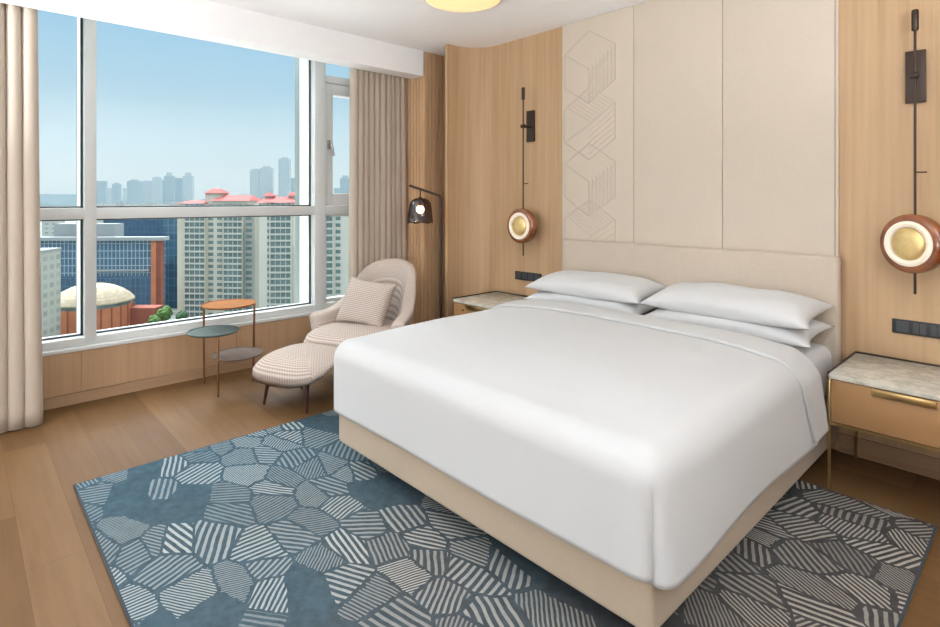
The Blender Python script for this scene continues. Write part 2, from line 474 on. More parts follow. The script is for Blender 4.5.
# raised stitching: stacked hexagons with hatched diamonds
def stitches(bm):
    y = YB-.0245
    def ln(p, q, r=.0028): tube(bm, [(p[0], y, p[1]), (q[0], y, q[1])], r, 6)
    xl, xm, xr = -2.755, -2.52, -2.285
    zt = 2.75
    k = 0
    z = zt
    hgt = .27
    while z > 1.25:
        # a cube seen from its corner, alternately left and right handed
        a = (xm, z); b = (xr, z-.15); c = (xr, z-.15-hgt); d = (xm, z-.30-hgt); e = (xl, z-.15-hgt); f = (xl, z-.15); m = (xm, z-.30)
        for p, q in ((a, b), (b, c), (c, d), (d, e), (e, f), (f, a)): ln(p, q)
        if k % 2 == 0:
            ln(f, m); ln(m, d)
            for i in range(1, 8):
                t = i/8
                ln((xm+(xr-xm)*.02, m[1]-hgt*t), (xr, b[1]-hgt*t), .002)
            for i in range(1, 7):
                t = i/7
                ln((xm+(xr-xm)*t, m[1]+.15*t), (xm+(xr-xm)*t, m[1]+.15*t-hgt), .002)
        else:
            ln(b, m); ln(m, e)
            for i in range(1, 9):
                t = i/9
                ln((xl+(xm-xl)*t, f[1]+.15*t), (xl+(xm-xl)*t+(xr-xm), f[1]+.15*t-.15), .002)
            for i in range(1, 6):
                t = i/6
                ln((xm, m[1]-hgt*t), (xr, b[1]-hgt*t), .002)
        z -= .30+hgt*.53
        k += 1
part('stitching', panels[0], M['stitch'], stitches)
struct('trim_3', M['panel'], lambda bm: box(bm, -.866, -.852, YB-.014, YB+.002, .30, H-.001))

# ------------------------------------------------------------------ rug
def rug(bm):
    x0, x1, y0, y1, t = -3.33, -.36, .42, 3.10, .013
    box(bm, x0+.008, x1-.008, y0+.008, y1-.008, .001, t)
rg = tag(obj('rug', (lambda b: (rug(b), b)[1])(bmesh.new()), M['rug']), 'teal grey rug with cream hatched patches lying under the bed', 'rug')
def bind(bm):
    x0, x1, y0, y1 = -3.33, -.36, .42, 3.10
    for a in ((x0, x0+.012, y0, y1), (x1-.012, x1, y0, y1), (x0+.012, x1-.012, y0, y0+.012), (x0+.012, x1-.012, y1-.012, y1)):
        box(bm, a[0], a[1], a[2], a[3], .001, .0125, .003)
part('binding', rg, M['rug_edge'], bind)

# ------------------------------------------------------------------ bed
BX0, BX1, BY0, BY1 = -2.68, -.83, 1.515, 3.55
BC = (BX0+BX1)/2
bed = thing('bed', 'king size bed with beige upholstered headboard and taupe base on the rug', 'bed', (BC, 2.55, 0))
def L(bm, *a, **k):   # box in room coordinates on the bed
    box(bm, a[0]-BC, a[1]-BC, a[2]-2.55, a[3]-2.55, a[4], a[5], **k)
part('headboard', bed, M['headboard'], lambda bm: L(bm, -2.735, -.832, 3.56, 3.624, .28, 1.105, bev=.018, seg=3), 40)
part('bed_base', bed, M['bedbase'], lambda bm: L(bm, BX0, BX1, BY0, 3.555, .105, .335, bev=.022, seg=3), 40)
part('plinth', bed, M['plinth'], lambda bm: L(bm, BX0+.12, BX1-.12, BY0+.14, 3.50, .0135, .107))
part('mattress', bed, M['mattress'], lambda bm: L(bm, BX0+.015, BX1-.02, BY0+.02, 3.545, .337, .622, bev=.06, seg=5), 50)

# duvet: one cloth laid over the mattress, hanging on three sides
def cloth_point(a, b, lift=0.0, hemx=.40, hemy=.405, xl=None):
    """a: distance across measured on the cloth from the bed centre, b: from the foot edge towards the head"""
    R = .085; W = .947; arc = R*pi/2
    def bend(d):
        if d <= 0: return 0, 0
        if d < arc: t = d/R; return R*sin(t), R*(1-cos(t))
        return R, R+(d-arc)
    da = abs(a)-(W-R); db = -(b-R)
    sx = 1 if a > 0 else -1
    ix = sx*min(abs(a), W-R); iy = max(b, R)
    if da > 0 and db > 0:
        rho = max(da, db); th = math.atan2(db, da)
        o, dn = bend(rho)
        hang = max(0, dn-.06)/.35
        if sx > 0:
            o += .028*hang*cos(th)**2 - .05*exp(-((th-.72)/.14)**2)*hang
        x = ix+sx*o*cos(th); y = iy-o*sin(th)
    else:
        o1, d1 = bend(da); o2, d2 = bend(db)
        x = ix+sx*o1; y = iy-o2; dn = d1+d2
        hang = max(0, dn-.06)/.35
        if da > 0:
            x += sx*(.010*hang*sin(b*5.1+.6)*(1-exp(-max(0, b-R)/.25))+.012*hang)
            if sx > 0: x += .016*exp(-(max(0, b-R)/.25)**2)*hang
        if db > 0: y -= .006*hang*sin(a*4.2)*max(0, 1-(abs(a)/(W-R))**6)
    # puffy top: rises to the middle and towards the pillows
    fx = max(0, 1-(abs(x)/.94)**4); fy = min(1, max(0, (y+.0)/.55)); fy = fy*fy*(3-2*fy)
    puff = .034*fx*fy+.020*min(1, max(0, y/1.6))*max(0, 1-(abs(x)/.99)**6)
    fade = exp(-dn/.06)
    n = noise.noise(Vector((x*2.1, y*2.3, 3.1)))*.006+noise.noise(Vector((x*6, y*5, 9.)))*.0018
    z = .652-dn+(puff+n)*fade
    return x, y, z
DY0 = 1.487
def duvet_sheet(bm, a0, a1, b0, b1, na, nb, lift=0, b_of=None):
    def fn(i, j):
        a = a0+(a1-a0)*i
        bb0 = b0; bb1 = b1
        if b_of: bb0, bb1 = b_of(a)
        b = bb0+(bb1-bb0)*j
        x, y, z = cloth_point(a, b)
        if lift:
            k = min(1, max(0, (abs(x)-.86)/.09))
            z += lift*(1-k); x += lift*k*(1 if x > 0 else -1)
            e = sin(pi*min(1, max(0, j)))
            z += .006*e*(1-k)
        return (x, y, z)
    grid(bm, na, nb, fn)
dv = thing('duvet', 'white duvet with turned down top edge spread over the bed', 'duvet', (BC, DY0, .3))
def build_duvet(bm):
    arc = .085*pi/2; side = .947-.085
    amax = side+arc+.290; bmin = .085-(arc+.275)
    duvet_sheet(bm, -amax, amax, bmin, 1.47, 150, 110)
    for v in bm.verts: v.co.z -= .3
o = part('cover', dv, M['linen'], build_duvet, 'all')
s = o.modifiers.new('thickness', 'SOLIDIFY'); s.thickness = .016; s.offset = 1; 
def build_flap(bm):
    arc = .085*pi/2; side = .947-.085
    amax = side+arc+.262
    def bo(a):
        k = max(0, (a-.80)/.5)
        w = max(0, (-a-.0)/.95)
        mid = .09*max(0, 1-(a/.95)**2)
        return 1.20+mid+.20*k, 1.475+mid*.3+.13*k
    duvet_sheet(bm, -amax+.02, amax, 1.2, 1.47, 150, 26, .024, bo)
    for v in bm.verts: v.co.z -= .3
o = part('turned_down_edge', dv, M['linen'], build_flap, 'all')
s = o.modifiers.new('thickness', 'SOLIDIFY'); s.thickness = .018; s.offset = 0
b2 = o.modifiers.new('soft', 'BEVEL'); b2.width = .006; b2.segments = 2; b2.limit_method = 'ANGLE'

# pillows
def pillow_mesh(bm, A, B, T, seed, flat=.55, n=44):
    def surf(sgn):
        def fn(i, j):
            u = -1+2*i; v = -1+2*j
            pin = 1-.10*(1-abs(v)**2.2)*abs(u)**6*.9; pin2 = 1-.13*(1-abs(u)**2.2)*abs(v)**6
            x = A*u*pin; y = B*v*pin2
            t = (max(0, 1-abs(u)**3.6)*max(0, 1-abs(v)**2.6))**.55
            nz = noise.noise(Vector((x*5+seed, y*6, sgn*2.)))*.012*t+noise.noise(Vector((x*14+seed, y*10, 5)))*.004*t
            k = 1 if sgn > 0 else flat
            return (x, y, sgn*k*T*t+nz+ (0 if sgn > 0 else 0))
        return fn
    uvf = lambda i, j: (i*2*A, j*2*B)
    grid(bm, n, n, surf(1), uvf); grid(bm, n, n, surf(-1), uvf)
    bmesh.ops.remove_doubles(bm, verts=bm.verts[:], dist=.0008)
def pillow(label, x, y, z, rx, rz, seed, A=.485, B=.255, T=.10, ry=0):
    bm = bmesh.new(); pillow_mesh(bm, A, B, T, seed)
    o = obj('pillow', bm, M['pillow'], None, 'all', (x, y, z))
    o.rotation_euler = (radians(rx), radians(ry), radians(rz))
    return tag(o, label, 'pillow', 'white bed pillows')
pillow('white pillow on top of the left pair, nearer the window', -2.275, 3.335, .795, 7, 1.0, 1, .472, .218, .092)
pillow('white pillow beneath the left pair, nearer the window', -2.27, 3.32, .700, 5, 0, 8, .472, .218, .08)
pillow('white pillow on top of the right pair, nearer the camera', -1.318, 3.325, .805, 8, -1.5, 21, .475, .218, .097)
pillow('white pillow beneath the right pair, nearer the camera', -1.315, 3.31, .705, 5, 0, 33, .475, .218, .08)

# ------------------------------------------------------------------ nightstands
def nightstand(label, x0, lock):
    W = .66; y0, y1 = 3.09, 3.632
    cx, cy = x0+W/2, (y0+y1)/2
    t = thing('nightstand', label, 'nightstand', (cx, cy, 0), group='bedside tables')
    w, d = W/2, (y1-y0)/2
    pbox('body', t, M['taupe_drawer'], -w+.014, w-.014, -d+.022, d-.004, .345, .553, bev=.003)
    pbox('top', t, M['marble'], -w+.002, w-.002, -d, d-.01, .555, .578, bev=.002)
    dr = pbox('drawer', t, M['taupe_drawer'], -w+.012, w-.012, -d+.004, -d+.022, .349, .551, bev=.002)
    def han(bm):
        box(bm, -.155, .075, -d-.008, -d+.004, .518, .550, .0015)
    part('handle', dr, M['brass'], han, 40)
    if lock:
        def lk(bm):
            lathe(bm, [(0, .006), (.008, .006), (.009, 0), (0, 0)], 16, Matrix.Translation((-.20, -d+.003, .50)) @ Matrix.Rotation(pi/2, 4, 'X'))
        part('lock', dr, M['bronze'], lk, True)
    def rim(bm):
        box(bm, -w-.002, -w+.002, -d+.002, d, .552, .586); box(bm, w-.002, w+.002, -d+.002, d, .552, .586)
        box(bm, -w, w, d-.010, d-.002, .552, .586)
    part('rim', t, M['bronze'], rim)
    pbox('bottom_rail', t, M['brass'], -w+.006, w-.006, -d+.006, -d+.018, .334, .345)
    for sx in (-1, 1):
        for sy in (-1, 1):
            xx, yy = sx*(w-.003), sy*(d-.012) - (.0 if sy > 0 else 0.0)
            pbox('leg', t, M['brass'], xx-.006, xx+.006, yy-.006, yy+.006, .001, .555, bev=.0015)
    return t
nightstand('taupe nightstand with marble top and brass legs, right of the bed', -.768, False)
nightstand('nightstand with marble top mostly hidden left of the bed', -3.532, True)

# ------------------------------------------------------------------ socket strips
def sockets(label, x0, z0):
    t = thing('socket_panel', label, 'socket', (x0+.15, YB-.001, z0+.036), group='black bedside sockets')
    pbox('plate', t, M['black'], -.15, .15, -.010, 0, -.037, .037, bev=.002)
    for i, cx in enumerate((-.105, -.035, .035, .105)):
        if i in (0, 3):
            def so(bm, cx=cx):
                box(bm, cx-.027, cx+.027, -.013, -.0095, -.028, .028, .002)
                for px, pz in ((-.010, .008), (.010, .008), (0, -.012)):
                    box(bm, cx+px-.003, cx+px+.003, -.0142, -.0128, pz-.004, pz+.004)
            part('outlet', t, M['grey_plastic'], so)
        else:
            def sw(bm, cx=cx):
                box(bm, cx-.027, cx-.002, -.014, -.0095, -.028, .028, .002); box(bm, cx+.002, cx+.027, -.014, -.0095, -.028, .028, .002)
            part('switch', t, M['grey_plastic'], sw)
    return t
sockets('black socket and switch strip on oak wall above right nightstand', -.609, .717)
sockets('black socket and switch strip on oak wall above left nightstand', -3.315, .716)

# ------------------------------------------------------------------ wall sconces
def sconce(label, cx, plate_dx, turn):
    t = thing('wall_sconce', label, 'wall lamp', (cx, YB, 1.20), group='sconces on the oak wall')
    Y = -.115; z = lambda h: h-1.20
    part('rod', t, M['bronze'], lambda bm: tube(bm, [(0, Y, z(.945)), (0, Y, z(2.34))], .006, 10), True)
    part('top_cap', t, M['bronze'], lambda bm: tube(bm, [(0, Y, z(2.275)), (0, Y, z(2.28)), (0, Y, z(2.375)), (0, Y, z(2.38))], [.012, .0155, .0155, .012], 16), True)
    pbox('wall_plate', t, M['bronze'], -.042+plate_dx, .042+plate_dx, -.022, -.001, z(1.925), z(2.195), bev=.003)
    def piv(bm):
        tube(bm, [(plate_dx, -.02, z(2.05)), (plate_dx*.2, Y, z(2.05))], .010, 12)
        tube(bm, [(-.018, Y, z(2.05)), (.014, Y, z(2.05))], .017, 14)
    part('pivot', t, M['bronze'], piv, True)
    def tk(bm):
        tube(bm, [(0, Y, z(1.56)), (.045, Y+.012, z(1.56))], .004, 8)
    part('peg', t, M['bronze'], tk, True)
    R = Matrix.Rotation(pi/2, 4, 'X')        # lathe axis along -y
    def ring(r0, r1, d0, d1, n=14):
        pr = []
        cr, cd = (r0+r1)/2, (d0+d1)/2; hr, hd = (r1-r0)/2, (d1-d0)/2
        for k in range(n):
            a = 2*pi*k/n
            ca, sa = cos(a), sin(a)
            pr.append((cr+hr*math.copysign(abs(ca)**.6, ca), cd+hd*math.copysign(abs(sa)**.6, sa)))
        return pr
    T = Matrix.Translation((0, Y, 0)) @ Matrix.Rotation(radians(turn), 4, 'Z') @ Matrix.Translation((0, -.012, 0)) @ R
    part('glass_disc', t, M['amber'], lambda bm: lathe(bm, ring(.082, .150, -.032, .040), 56, T, True), True)
    def rg2(bm): lathe(bm, [(.080, .020), (.086, .046), (.100, .052), (.113, .046), (.116, .030), (.10, .01)], 56, T)
    part('lit_ring', t, M['ring'], rg2, True)
    def dm(bm): lathe(bm, [(0, .054), (.03, .053), (.06, .050), (.076, .044), (.082, .034), (.082, -.02), (0, -.02)], 56, T)
    part('dome', t, M['gold'], dm, 60)
    return t
sconce('round amber glass wall sconce with gold centre above right nightstand', -.498, -.012, -25)
sconce('round amber glass wall sconce between window side and padded panels', -3.125, -.005, 0)

# ------------------------------------------------------------------ floor lamp
fl = thing('floor_lamp', 'dark bronze floor lamp with smoky glass bell shade behind the armchair', 'floor lamp', (-3.64, 3.05, 0))
part('base', fl, M['bronze'], lambda bm: lathe(bm, [(0, .001), (.12, .001), (.125, .006), (.125, .016), (.118, .022), (0, .022)], 40), 40)
def post(bm):
    P = [(0, 0, .02), (0, 0, .7), (0, 0, 1.40)]
    for k in range(7):
        a = k/6; P.append((-.035*a*a-.0*a, -.0, 1.415+.045*sin(a*pi/2)))
    P.append((-.43, -.01, 1.552))
    tube(bm, P, .0115, 12)
part('pole', fl, M['bronze'], post, True)
def hang(bm):
    tube(bm, [(-.28, -.006, 1.52), (-.28, -.006, 1.43)], .006, 8)
    tube(bm, [(-.28, -.006, 1.445), (-.28, -.006, 1.36)], .018, 14)
part('socket', fl, M['bronze'], hang, True)
def shade(bm):
    pr = [(.014, 1.437), (.045, 1.435), (.075, 1.42), (.095, 1.39), (.104, 1.34), (.110, 1.28), (.113, 1.235), (.110, 1.215)]
    lathe(bm, pr, 48)
    for v in bm.verts:
        a = math.atan2(v.co.y, v.co.x); k = max(0, (1.30-v.co.z)/.085)
        v.co.z -= .006*k*cos(6*a); v.co.x *= 1+.03*k*cos(6*a); v.co.y *= 1+.03*k*cos(6*a)
        v.co.x -= .28; v.co.y -= .006
sh = part('lamp_shade', fl, M['smoke'], shade, 'all')
mod = sh.modifiers.new('thickness', 'SOLIDIFY'); mod.thickness = .003
def blb(bm):
    bmesh.ops.create_uvsphere(bm, u_segments=24, v_segments=16, radius=.037, matrix=Matrix.Translation((-.28, -.006, 1.335)))
part('bulb', fl, M['bulb'], blb, 'all')

# ------------------------------------------------------------------ armchair
fd = Vector((-.405, .914, 0)); wd = Vector((.914, .405, 0))
CH_ROT = math.atan2(wd.y, wd.x)
ch = thing('armchair', 'blush tweed lounge armchair with wraparound back by the window', 'armchair', (-3.765, 2.155, 0), CH_ROT)
def shell_path(s):
    # U in plan: s in -1..1, semicircle behind, arms opening outwards towards the front
    r = .295; La = .20; arcl = pi*r; tot = arcl+2*La; C0 = .37
    q = s*tot/2
    fl = .10*max(0, (abs(s)-.30)/.70)**1.6
    if abs(q) <= arcl/2:
        a = q/r
        return Vector(((r+fl)*sin(a), C0+r*cos(a), 0)), Vector((sin(a), cos(a), 0)), q
    e = abs(q)-arcl/2; sg = 1 if q > 0 else -1
    return Vector((sg*(r+fl), C0-e, 0)), Vector((sg, 0, 0)), q
def shell_pt(i, j):
    s = -1+2*i
    p, n, q = shell_path(s)
    k = 1/(1+math.exp((abs(s)-.43)/.085))
    hgt = .495+.40*k*(1-.22*min(1, abs(s)/.5)**2)-.02*abs(s)**4
    zb = .20
    th = .040+.026*(1-k)
    endk = min(1, (1-abs(s))/.06); endk = sqrt(max(0, 1-(1-endk)**2))
    a = 2*pi*j
    ca, sa = cos(a), sin(a)
    sx = math.copysign(abs(ca)**.45, ca)*th*(.25+.75*endk)
    sz = math.copysign(abs(sa)**.30, sa)
    z = zb+(hgt-zb)*(.5+.5*sz*(.86+.14*endk))
    lean = .09*k*max(0, (z-.30)/.6)+.03*max(0, (z-.3)/.3)
    roll = .018*max(0, (z-hgt+.10)/.1)
    pos = p+n*(sx*1+lean+roll-.02)
    return (pos.x, pos.y, z)
def shell(bm):
    grid(bm, 90, 44, shell_pt, lambda i, j: (i*1.8, (abs(j-.5))*2*1.2), False)
    # close the seam of the section and the two arm ends
    bmesh.ops.remove_doubles(bm, verts=bm.verts[:], dist=.0004)
    bmesh.ops.holes_fill(bm, edges=[e for e in bm.edges if e.is_boundary], sides=0)
part('back_shell', ch, M['tweed'], shell, 'all')
def rounded_slab(bm, A, B, z0, z1, cx, cy, p=3.6, edge=.045, dome=.02, n=36, front=0):
    def fn(sgn):
        def f(i, j):
            u = -1+2*i; v = -1+2*j
            # squircle mapping
            m = (abs(u)**p+abs(v)**p)**(1/p) if (u or v) else 0
            mx = max(abs(u), abs(v))
            k = mx/m if m else 1
            x, y = u*k, v*k
            rr = mx
            e = max(0, (rr-.78)/.22); drop = (1-sqrt(max(0, 1-e*e)))
            half = (z1-z0)/2
            z = (z0+z1)/2+sgn*(half*(1-drop))+(dome*(1-rr*rr) if sgn > 0 else 0)
            if front and y < 0 and sgn > 0: z -= front*(-y)**3
            return (cx+A*x, cy+B*y, z)
        return f
    uvf = lambda i, j: (i*2*A, j*2*B)
    grid(bm, n, n, fn(1), uvf); grid(bm, n, n, fn(-1), uvf)
    bmesh.ops.remove_doubles(bm, verts=bm.verts[:], dist=.0008)
part('seat', ch, M['tweed'], lambda bm: rounded_slab(bm, .355, .36, .245, .39, 0, .255, 5, dome=.02, front=.02), 'all')
part('seat_base', ch, M['tweed'], lambda bm: rounded_slab(bm, .335, .335, .18, .26, 0, .28, 4.5, dome=0), 'all')
for sx in (-1, 1):
    for yy in (.06, .58):
        part('leg', ch, M['dark_leg'], lambda bm: tube(bm, [(sx*.25, yy, .18), (sx*.29, yy+(-.02 if yy < .3 else .03), .002)], [.017, .009], 12), True)

bm = bmesh.new(); pillow_mesh(bm, .225, .205, .075, 4.4, .8, 34)
tp = obj('throw_pillow', bm, M['tweed'], None, 'all')
cpos = Vector((-3.765, 2.155, 0))+wd*(-.02)+fd*(.375)
tp.matrix_world = Matrix.Translation((cpos.x, cpos.y, .565)) @ Matrix.Rotation(CH_ROT+radians(6), 4, 'Z') @ Matrix.Rotation(radians(62), 4, 'X') @ Matrix.Rotation(radians(-7), 4, 'Z')
tag(tp, 'square blush tweed cushion leaning in the armchair', 'cushion')

# ------------------------------------------------------------------ ottoman
ot = thing('ottoman', 'curved blush tweed ottoman on dark tapered legs before the armchair', 'ottoman', (-3.66, 1.80, 0), math.atan2(.37, .93))
def ott(bm):
    A, B = .32, .265
    def top(i, j):
        u = -1+2*i; v = -1+2*j; p = 3.4
        m = (abs(u)**p+abs(v)**p)**(1/p) if (u or v) else 0
        mx = max(abs(u), abs(v)); k = mx/m if m else 1
        x, y = u*k, v*k
        r = mx
        crown = .362-.035*(y*-1 if y < 0 else 0)**2-.03*abs(x)**2.5
        # hem: low along the ends, arching up on the two long sides
        ang = math.atan2(y, x)
        hem = .175+.135*max(0, cos(ang))**3+.02*max(0, -cos(ang))**2
        e = max(0, (r-.42)/.58)
        z = crown-(crown-hem)*(1-sqrt(max(0, 1-e**2.6)))
        g = 1+.05*max(0, 1-abs(z-.25)/.12)
        return (A*x*g, B*y*g, z)
    def bot(i, j):
        x, y, z = top(i, j)
        u = -1+2*i; v = -1+2*j; r = max(abs(u), abs(v))
        zh = .225
        return (x*(.99), y*.99, zh*(1-r**6)+z*r**6)
    uvf = lambda i, j: (i*2*A, j*2.6*B)
    grid(bm, 48, 48, top, uvf); grid(bm, 48, 48, bot, uvf)
    bmesh.ops.remove_doubles(bm, verts=bm.verts[:], dist=.004)
part('cushion', ot, M['tweed'], ott, 'all')
for sx, sy in ((-1, -1), (1, -1), (-1, 1), (1, 1)):
    part('leg', ot, M['dark_leg'], lambda bm: tube(bm, [(sx*.165, sy*.15, .25), (sx*.19, sy*.185, .002)], [.019, .0095], 14), True)

# ------------------------------------------------------------------ three-tier side table
stb = thing('side_table', 'three tier side table with orange, green and brown round tops', 'side table', (-4.30, 1.48, 0))
def disc(name, x, y, z, r, m):
    part(name, stb, m, lambda bm: lathe(bm, [(0, z-.006), (r-.012, z-.006), (r, z+.004), (r, z+.010), (r-.004, z+.010), (r-.006, z+.005), (0, z+.005)], 56, Matrix.Translation((x+4.30, y-1.48, 0))), 40)
disc('orange_top', -4.39, 1.54, .61, .195, M['orange_top'])
disc('green_top', -4.275, 1.388, .445, .178, M['green_top'])
disc('brown_top', -4.205, 1.54, .262, .180, M['brown_top'])
for pts in ([(-4.504, 1.393, .002), (-4.515, 1.395, .616)], [(-4.322, 1.70, .002), (-4.268, 1.69, .616)], [(-4.138, 1.375, .002), (-4.138, 1.375, .43), (-4.142, 1.377, .444), (-4.17, 1.379, .441)]):
    part('leg', stb, M['copper'], lambda bm: tube(bm, [(p[0]+4.30, p[1]-1.48, p[2]) for p in pts], .0085, 10), True)

# ------------------------------------------------------------------ curtains
def curtain(label, x, y0, y1, z0, z1, seed, folds, amp):
    rnd = random.Random(seed)
    ph = [rnd.uniform(-.5, .5) for _ in range(folds+3)]; am = [rnd.uniform(.65, 1.15) for _ in range(folds+3)]
    def fn(i, j):
        t = i*folds; k = int(t); f = t-k
        A = am[k]*(1-f)+am[k+1]*f; p = ph[k]*(1-f)+ph[k+1]*f
        w = 1-j
        spread = 1+.05*w
        yy = (y0+y1)/2+(i-.5)*(y1-y0)*spread
        a = 2*pi*t+p+.25*sin(3*w+k)
        s = 2*abs(sin(a/2))**.55-1.25
        xx = x+amp*A*(.8+.3*w)*s
        yy -= amp*.30*sin(a)*(.5+.5*w)
        return (xx-x, yy-(y0+y1)/2, z0+(z1-z0)*j)
    bm = bmesh.new(); grid(bm, folds*24, 26, fn)
    o = obj('curtain', bm, M['curtain'], None, 'all', (x, (y0+y1)/2, 0))
    m = o.modifiers.new('thickness', 'SOLIDIFY'); m.thickness = .004; m.offset = 0
    return tag(o, label, 'curtain', 'floor length curtains')
curtain('gathered beige curtain at the left edge of the window', -4.41, -.66, .372, .012, 2.70, 3, 13, .07)
curtain('gathered beige curtain behind the armchair at the right end of the window', -4.44, 2.655, 3.245, .012, 2.70, 5, 10, .072)

# ------------------------------------------------------------------ ceiling lamp and added fill lamps
def ceiling_lamp(label, x, y, watts, r=.27):
    t = thing('ceiling_lamp', label, 'ceiling light', (x, y, H))
    part('rim', t, M['frame'], lambda bm: lathe(bm, [(r-.004, -.001), (r+.008, -.001), (r+.008, -.022), (r-.004, -.026)], 64), 40)
    part('diffuser', t, M['lamp_disc'], lambda bm: lathe(bm, [(r-.004, -.001), (r-.006, -.026), (r-.03, -.036), (r*.5, -.042), (0, -.043)], 64), 'all')
    return t
ceiling_lamp('round flush ceiling lamp with warm glow above the bed', -2.845, 2.585, 6)
FILL_TINT = (.97, 1.0, 1.06)
def add_fill_globe(label, x, y, z, watts):  # added fill light: glowing globe on a stand, kept out of view
    t = thing('fill_globe', label, 'floor lamp', (x, y, 0), group='added fill globes')
    part('base', t, M['bronze'], lambda bm: lathe(bm, [(0, .001), (.14, .001), (.145, .008), (.14, .022), (.02, .03), (0, .03)], 40), 40)
    part('pole', t, M['bronze'], lambda bm: tube(bm, [(0, 0, .028), (0, 0, z-.18)], .011, 12), True)
    def gb(bm): bmesh.ops.create_uvsphere(bm, u_segments=40, v_segments=24, radius=.19, matrix=Matrix.Translation((0, 0, z)))
    part('globe', t, emis('fill_globe_glow', FILL_TINT+(1,), watts/(4*pi*pi*.19**2)), gb, 'all')
    return t
add_fill_globe('added opal globe fill light behind the camera, nearer the window', -2.6, -2.0, 1.0, 92)
def add_fill_uplight(label, x, y, watts):  # added out of view to throw fill light onto the ceiling
    t = thing('fill_uplight', label, 'floor lamp', (x, y, 0))
    part('base', t, M['bronze'], lambda bm: lathe(bm, [(0, .001), (.14, .001), (.145, .008), (.14, .022), (.02, .03), (0, .03)], 40), 40)
    part('pole', t, M['bronze'], lambda bm: tube(bm, [(0, 0, .028), (0, 0, 1.52)], .011, 12), True)
    part('bowl', t, M['frame'], lambda bm: lathe(bm, [(0, 1.515), (.06, 1.52), (.14, 1.56), (.19, 1.63), (.185, 1.63), (.135, 1.567), (.06, 1.53), (0, 1.525)], 48), 'all')
    ld = bpy.data.lights.new('fill_uplight_area', 'AREA'); ld.shape = 'DISK'; ld.size = .30; ld.energy = watts; ld.color = (.95, 1.0, 1.07)
    lo = bpy.data.objects.new('fill_uplight_area', ld); COL.objects.link(lo); lo.parent = t; lo.location = (0, 0, 1.62); lo.rotation_euler = (pi, 0, 0)
add_fill_uplight('added white bowl fill light out of view beside the right wall', .80, .90, 120)
add_fill_uplight('added white bowl fill light out of view behind the left curtain end', -4.0, -1.1, 105)
add_fill_globe('added opal globe fill light at the back of the room', -.4, -2.6, 1.0, 45)

# ------------------------------------------------------------------ the city, 56 m below
GZ = -56.0; YAW = radians(47)
def city(tb, z):                         # ground position from a bearing (tangent) and a distance along the view
    return Vector(((tb*cos(YAW)-sin(YAW))*z, (tb*sin(YAW)+cos(YAW))*z, 0))

def facade(name, wall, glassc, bw, rh, mort, rough=.3, spec=.5):
    t = NT(name)
    br = t.n('ShaderNodeTexBrick', offset=0.0)
    tc = t.n('ShaderNodeTexCoord'); sp = t.n('ShaderNodeSeparateXYZ'); t.l(tc.outputs['Object'], sp.inputs[0])
    cb = t.n('ShaderNodeCombineXYZ'); t.l(t.math('ADD', sp.outputs[0], sp.outputs[1]), cb.inputs[0]); t.l(sp.outputs[2], cb.inputs[1])
    t.l(cb.outputs[0], br.inputs['Vector'])
    g2 = tuple(x*.72 for x in glassc[:3])+(1,)
    for k, v in (('Color1', glassc), ('Color2', g2), ('Mortar', wall), ('Scale', 1.0), ('Mortar Size', mort), ('Mortar Smooth', 0), ('Bias', 0), ('Brick Width', bw), ('Row Height', rh)):
        br.inputs[k].default_value = v
    t.bsdf(br.outputs['Color'], rough, 0, spec); return t.m
M['cream_wall'] = plain('cream_render', (.47, .455, .395, 1), .9, var=.06, scale=.05)
M['cream_wall2'] = plain('pale_render', (.50, .50, .46, 1), .9, var=.05, scale=.05)
M['recess_wall'] = plain('grey_render', (.33, .33, .31, 1), .9, var=.06, scale=.05)
M['apt_glass'] = plain('dark_apartment_glass', (.13, .19, .20, 1), .2, var=.25, scale=.3)
M['apt_rail'] = plain('white_balcony_rail', (.46, .48, .46, 1), .8)
M['red_roof'] = plain('red_tile_roof', (.32, .07, .065, 1), .8, var=.1, scale=.2)
M['office_glass'] = facade('blue_office_glass', (.30, .40, .47, 1), (.045, .115, .20, 1), 1.9, 3.6, .16)
M['deep_glass'] = facade('deep_blue_glass', (.06, .13, .22, 1), (.03, .085, .165, 1), 2.4, 3.8, .14)
M['teal_glass'] = facade('teal_blue_glass', (.10, .19, .27, 1), (.045, .12, .19, 1), 3, 4, .2)
M['brick'] = plain('orange_brick', (.42, .16, .085, 1), .9, var=.12, scale=.25)
M['brick_dark'] = plain('dark_red_brick', (.26, .085, .06, 1), .9, var=.1, scale=.25)
M['slab'] = plain('pale_concrete_roof', (.26, .29, .31, 1), .8, var=.08, scale=.1)
M['grey_block'] = facade('grey_office_front', (.34, .36, .33, 1), (.30, .325, .305, 1), 4, 3.4, .8, .7)
M['dome'] = facade('cream_dome_tiles', (.30, .25, .17, 1), (.38, .345, .27, 1), 2.2, 1.1, .12, .8, .2)
M['leaf'] = plain('tree_leaves', (.075, .15, .045, 1), .9, var=.5, scale=.9)
M['leaf2'] = plain('dark_tree_leaves', (.05, .11, .06, 1), .9, var=.5, scale=.9)
M['bark'] = plain('tree_bark', (.08, .06, .045, 1), .9)
M['ground'] = plain('city_ground', (.20, .23, .21, 1), .9, var=.25, scale=.03)
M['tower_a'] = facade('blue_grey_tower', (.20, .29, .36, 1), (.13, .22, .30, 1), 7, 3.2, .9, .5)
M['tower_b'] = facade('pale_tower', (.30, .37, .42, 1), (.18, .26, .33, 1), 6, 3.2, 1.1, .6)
M['low_a'] = facade('low_white_block', (.40, .42, .41, 1), (.22, .26, .28, 1), 5, 3.4, 1.2, .8)
M['bounce_pale'] = plain('pale_bounce_surface', (.80, .80, .78, 1), .9, var=.05, scale=.1)
M['hill'] = plain('wooded_hill', (.03, .065, .085, 1), 1, var=.3, scale=.01)

